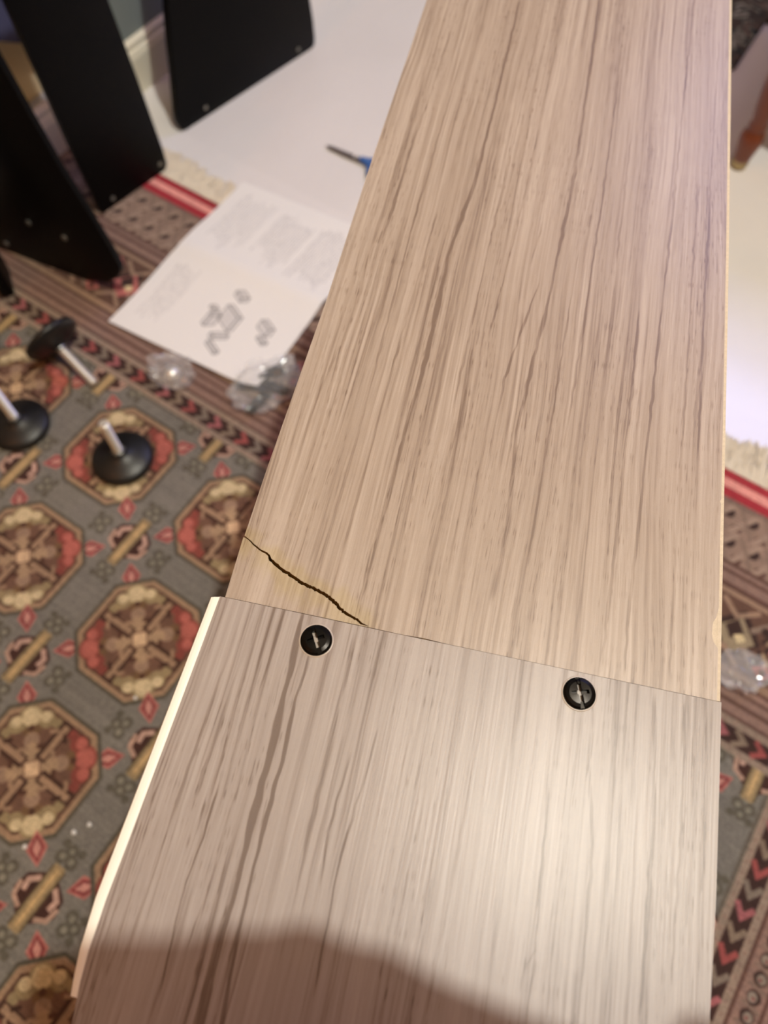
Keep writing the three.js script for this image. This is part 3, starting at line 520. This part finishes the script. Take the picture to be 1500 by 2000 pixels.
// ------------------------------------------------------------------ lamps and screen (outside the picture)
function bulbLight(p, color, power, r) {
  const l = new THREE.PointLight(color, power, 0, 2); l.position.set(...p); l.castShadow = true; l.shadow.radius = r / 0.02; l.shadow.mapSize.set(2048, 2048); l.shadow.bias = -0.0005; scene.add(l); return l;
}
{
  const { pos, color, power } = LAMP_MAIN, t = thing('ceiling_lamp', 'ceiling lamp with a round white bulb above the wooden panel', 'lamp', pos);
  part('bulb', new THREE.SphereGeometry(0.028, 24, 16), std(0xffffff, 0.5, { emissive: color, emissiveIntensity: 6 }), t);
  const s = new THREE.CylinderGeometry(0.018, 0.018, 0.05, 20); s.translate(0, 0.052, 0); part('socket', s, std(0xdddddd, 0.5), t);
  const c = new THREE.CylinderGeometry(0.05, 0.055, ROOM.h - pos[1] - 0.077, 24); c.translate(0, (ROOM.h - pos[1] + 0.077) / 2, 0); part('rose', c, std(0xe0dcd4, 0.5), t);
  bulbLight(pos, color, power, 0.026);
}
{
  const { pos, color, power } = LAMP_WARM, t = thing('ceiling_lamp', 'pendant ceiling lamp with a large warm globe behind the photographer', 'lamp', pos);
  part('globe', new THREE.SphereGeometry(0.09, 32, 20), std(0xffffff, 0.5, { emissive: color, emissiveIntensity: 4 }), t);
  const c = new THREE.CylinderGeometry(0.01, 0.01, ROOM.h - pos[1] - 0.09, 12); c.translate(0, (ROOM.h - pos[1] + 0.09) / 2, 0); part('pole', c, std(0x3a3634, 0.4), t);
  bulbLight(pos, color, power, 0.085);
}
{
  const { pos, size, color, power } = SCREEN, t = thing('television', 'television with a bluish lit screen on the far wall', 'television', pos);
  part('housing', rbox(-size[0] / 2 - 0.015, -size[1] / 2 - 0.015, -0.045, size[0] / 2 + 0.015, size[1] / 2 + 0.015, 0.0, 0.006), phys(0x0a0a0c, 0.35), t);
  part('bracket', box(-0.15, -0.1, pos[2] < 0 ? ROOM.zb - pos[2] + 0.001 : -0.1, 0.15, 0.1, -0.044), std(0x222222, 0.6), t);
  part('screen', box(-size[0] / 2, -size[1] / 2, 0.0005, size[0] / 2, size[1] / 2, 0.002), std(0x000000, 0.3, { emissive: color, emissiveIntensity: 1.6 }), t);
  const l = new THREE.RectAreaLight(color, power, size[0], size[1]); l.position.set(pos[0], pos[1], pos[2] + 0.006); l.lookAt(pos[0], pos[1], pos[2] + 5); scene.add(l);
}

// ------------------------------------------------------------------ the photographer's phone and hand (outside the picture, their shade falls on the lower board)
{
  const M = new THREE.Euler(-63.696 * D2R, 31.934 * D2R, 1.811 * D2R, 'YXZ');
  const ph = thing('smartphone', 'smartphone held above the wooden panel', 'phone', [0, 0.76, 0]); ph.rotation.copy(M);
  const body = (x0, y0, z0, x1, y1, z1, r, d) => { const sh = new THREE.Shape(); sh.moveTo(x0 + r, y0); sh.lineTo(x1 - r, y0); sh.absarc(x1 - r, y0 + r, r, -Math.PI / 2, 0); sh.lineTo(x1, y1 - r); sh.absarc(x1 - r, y1 - r, r, 0, Math.PI / 2); sh.lineTo(x0 + r, y1); sh.absarc(x0 + r, y1 - r, r, Math.PI / 2, Math.PI); sh.lineTo(x0, y0 + r); sh.absarc(x0 + r, y0 + r, r, Math.PI, Math.PI * 1.5); const g = new THREE.ExtrudeGeometry(sh, { depth: z1 - z0, bevelEnabled: false }); g.translate(0, 0, z0); return g; };
  part('case', body(-0.023, -0.142, 0.003, 0.050, 0.010, 0.011, 0.009), phys(0x15161a, 0.3), ph);
  part('display', body(-0.021, -0.138, 0.011, 0.048, 0.006, 0.0114, 0.007), phys(0x030304, 0.1), ph);
  // hand: capsules joined by a smooth minimum, meshed on a grid
  const bones = [];
  const chain = (pts, rs) => { for (let i = 0; i < pts.length - 1; i++) bones.push([pts[i], pts[i + 1], rs[i], rs[i + 1]]); };
  chain([[0.180, -0.062, 0.004], [0.140, -0.050, 0.002], [0.100, -0.040, 0.001]], [0.029, 0.025, 0.019]);
  chain([[0.135, -0.042, 0.001], [0.086, -0.012, -0.003]], [0.020, 0.012]); chain([[0.135, -0.050, 0.001], [0.084, -0.036, -0.005]], [0.020, 0.013]); chain([[0.135, -0.060, 0.002], [0.086, -0.062, -0.003]], [0.019, 0.012]);
  chain([[0.086, -0.010, -0.003], [0.066, -0.006, -0.009], [0.046, -0.005, -0.0075], [0.032, -0.006, -0.0068]], [0.0105, 0.0092, 0.0082, 0.0072]);
  chain([[0.084, -0.030, -0.004], [0.062, -0.028, -0.0105], [0.038, -0.029, -0.0085], [0.024, -0.031, -0.0072]], [0.0108, 0.0095, 0.0085, 0.0074]);
  chain([[0.084, -0.050, -0.004], [0.063, -0.051, -0.0105], [0.040, -0.054, -0.0085], [0.027, -0.057, -0.0070]], [0.0104, 0.0092, 0.0082, 0.0072]);
  chain([[0.087, -0.068, -0.002], [0.069, -0.073, -0.0085], [0.053, -0.077, -0.0070], [0.043, -0.080, -0.0058]], [0.0092, 0.0080, 0.0070, 0.0062]);
  chain([[0.125, -0.040, 0.010], [0.092, -0.026, 0.020], [0.066, -0.030, 0.0215], [0.046, -0.038, 0.0205]], [0.0155, 0.0125, 0.0100, 0.0085]);
  const sd = (x, y, z) => { let e = 0; for (const [a, b, ra, rb] of bones) { const bx = b[0] - a[0], by = b[1] - a[1], bz = b[2] - a[2], px = x - a[0], py = y - a[1], pz = z - a[2]; const t = clamp((px * bx + py * by + pz * bz) / (bx * bx + by * by + bz * bz)), d = Math.hypot(px - t * bx, py - t * by, pz - t * bz) - (ra + (rb - ra) * t); e += Math.exp(-d / 0.0022); } return -0.0022 * Math.log(e + 1e-30); };
  const N = 66, size = 0.205, cx = 0.108, cy = -0.045, cz = 0.004;
  const mc = new MarchingCubes(N, new THREE.MeshBasicMaterial(), false, false, 120000); mc.isolation = 0; mc.reset();
  for (let k = 0; k < N; k++) for (let j = 0; j < N; j++) for (let i = 0; i < N; i++) { const q = (v) => (v - N / 2) / (N / 2) * size / 2; mc.field[k * N * N + j * N + i] = -Math.max(-1, Math.min(1, sd(cx + q(i), cy + q(j), cz + q(k)) * 20)); }
  mc.update();
  const n = mc.count, pos = new Float32Array(n * 3), nor = new Float32Array(n * 3);
  for (let i = 0; i < n; i++) { for (let m = 0; m < 3; m++) { pos[3 * i + m] = mc.positionArray[3 * i + m] * size / 2 + [cx, cy, cz][m]; nor[3 * i + m] = mc.normalArray[3 * i + m]; } }
  const hg = new THREE.BufferGeometry(); hg.setAttribute('position', new THREE.BufferAttribute(pos, 3)); hg.setAttribute('normal', new THREE.BufferAttribute(nor, 3));
  const person = thing('person', 'right hand with a dark sleeve holding a smartphone above the wooden panel', 'person', [0, 0.76, 0]); person.rotation.copy(M); person.translateX(-0.011);
  part('hand', hg, phys(0xc68e72, 0.55), person);
  const cuff = new THREE.TubeGeometry(new THREE.CatmullRomCurve3([[0.150, -0.053, 0.003], [0.22, -0.076, 0.012], [0.34, -0.118, 0.05], [0.46, -0.15, 0.11]].map((q) => new THREE.Vector3(...q))), 24, 0.039, 20);
  const cap = new THREE.SphereGeometry(0.039, 20, 14); cap.scale(1, 1, 1); cap.translate(0.46, -0.15, 0.11);
  part('sleeve', mergeGeometries([cuff, cap]), std(0x2a2c33, 0.9), person);
}

renderer.render(scene, camera);
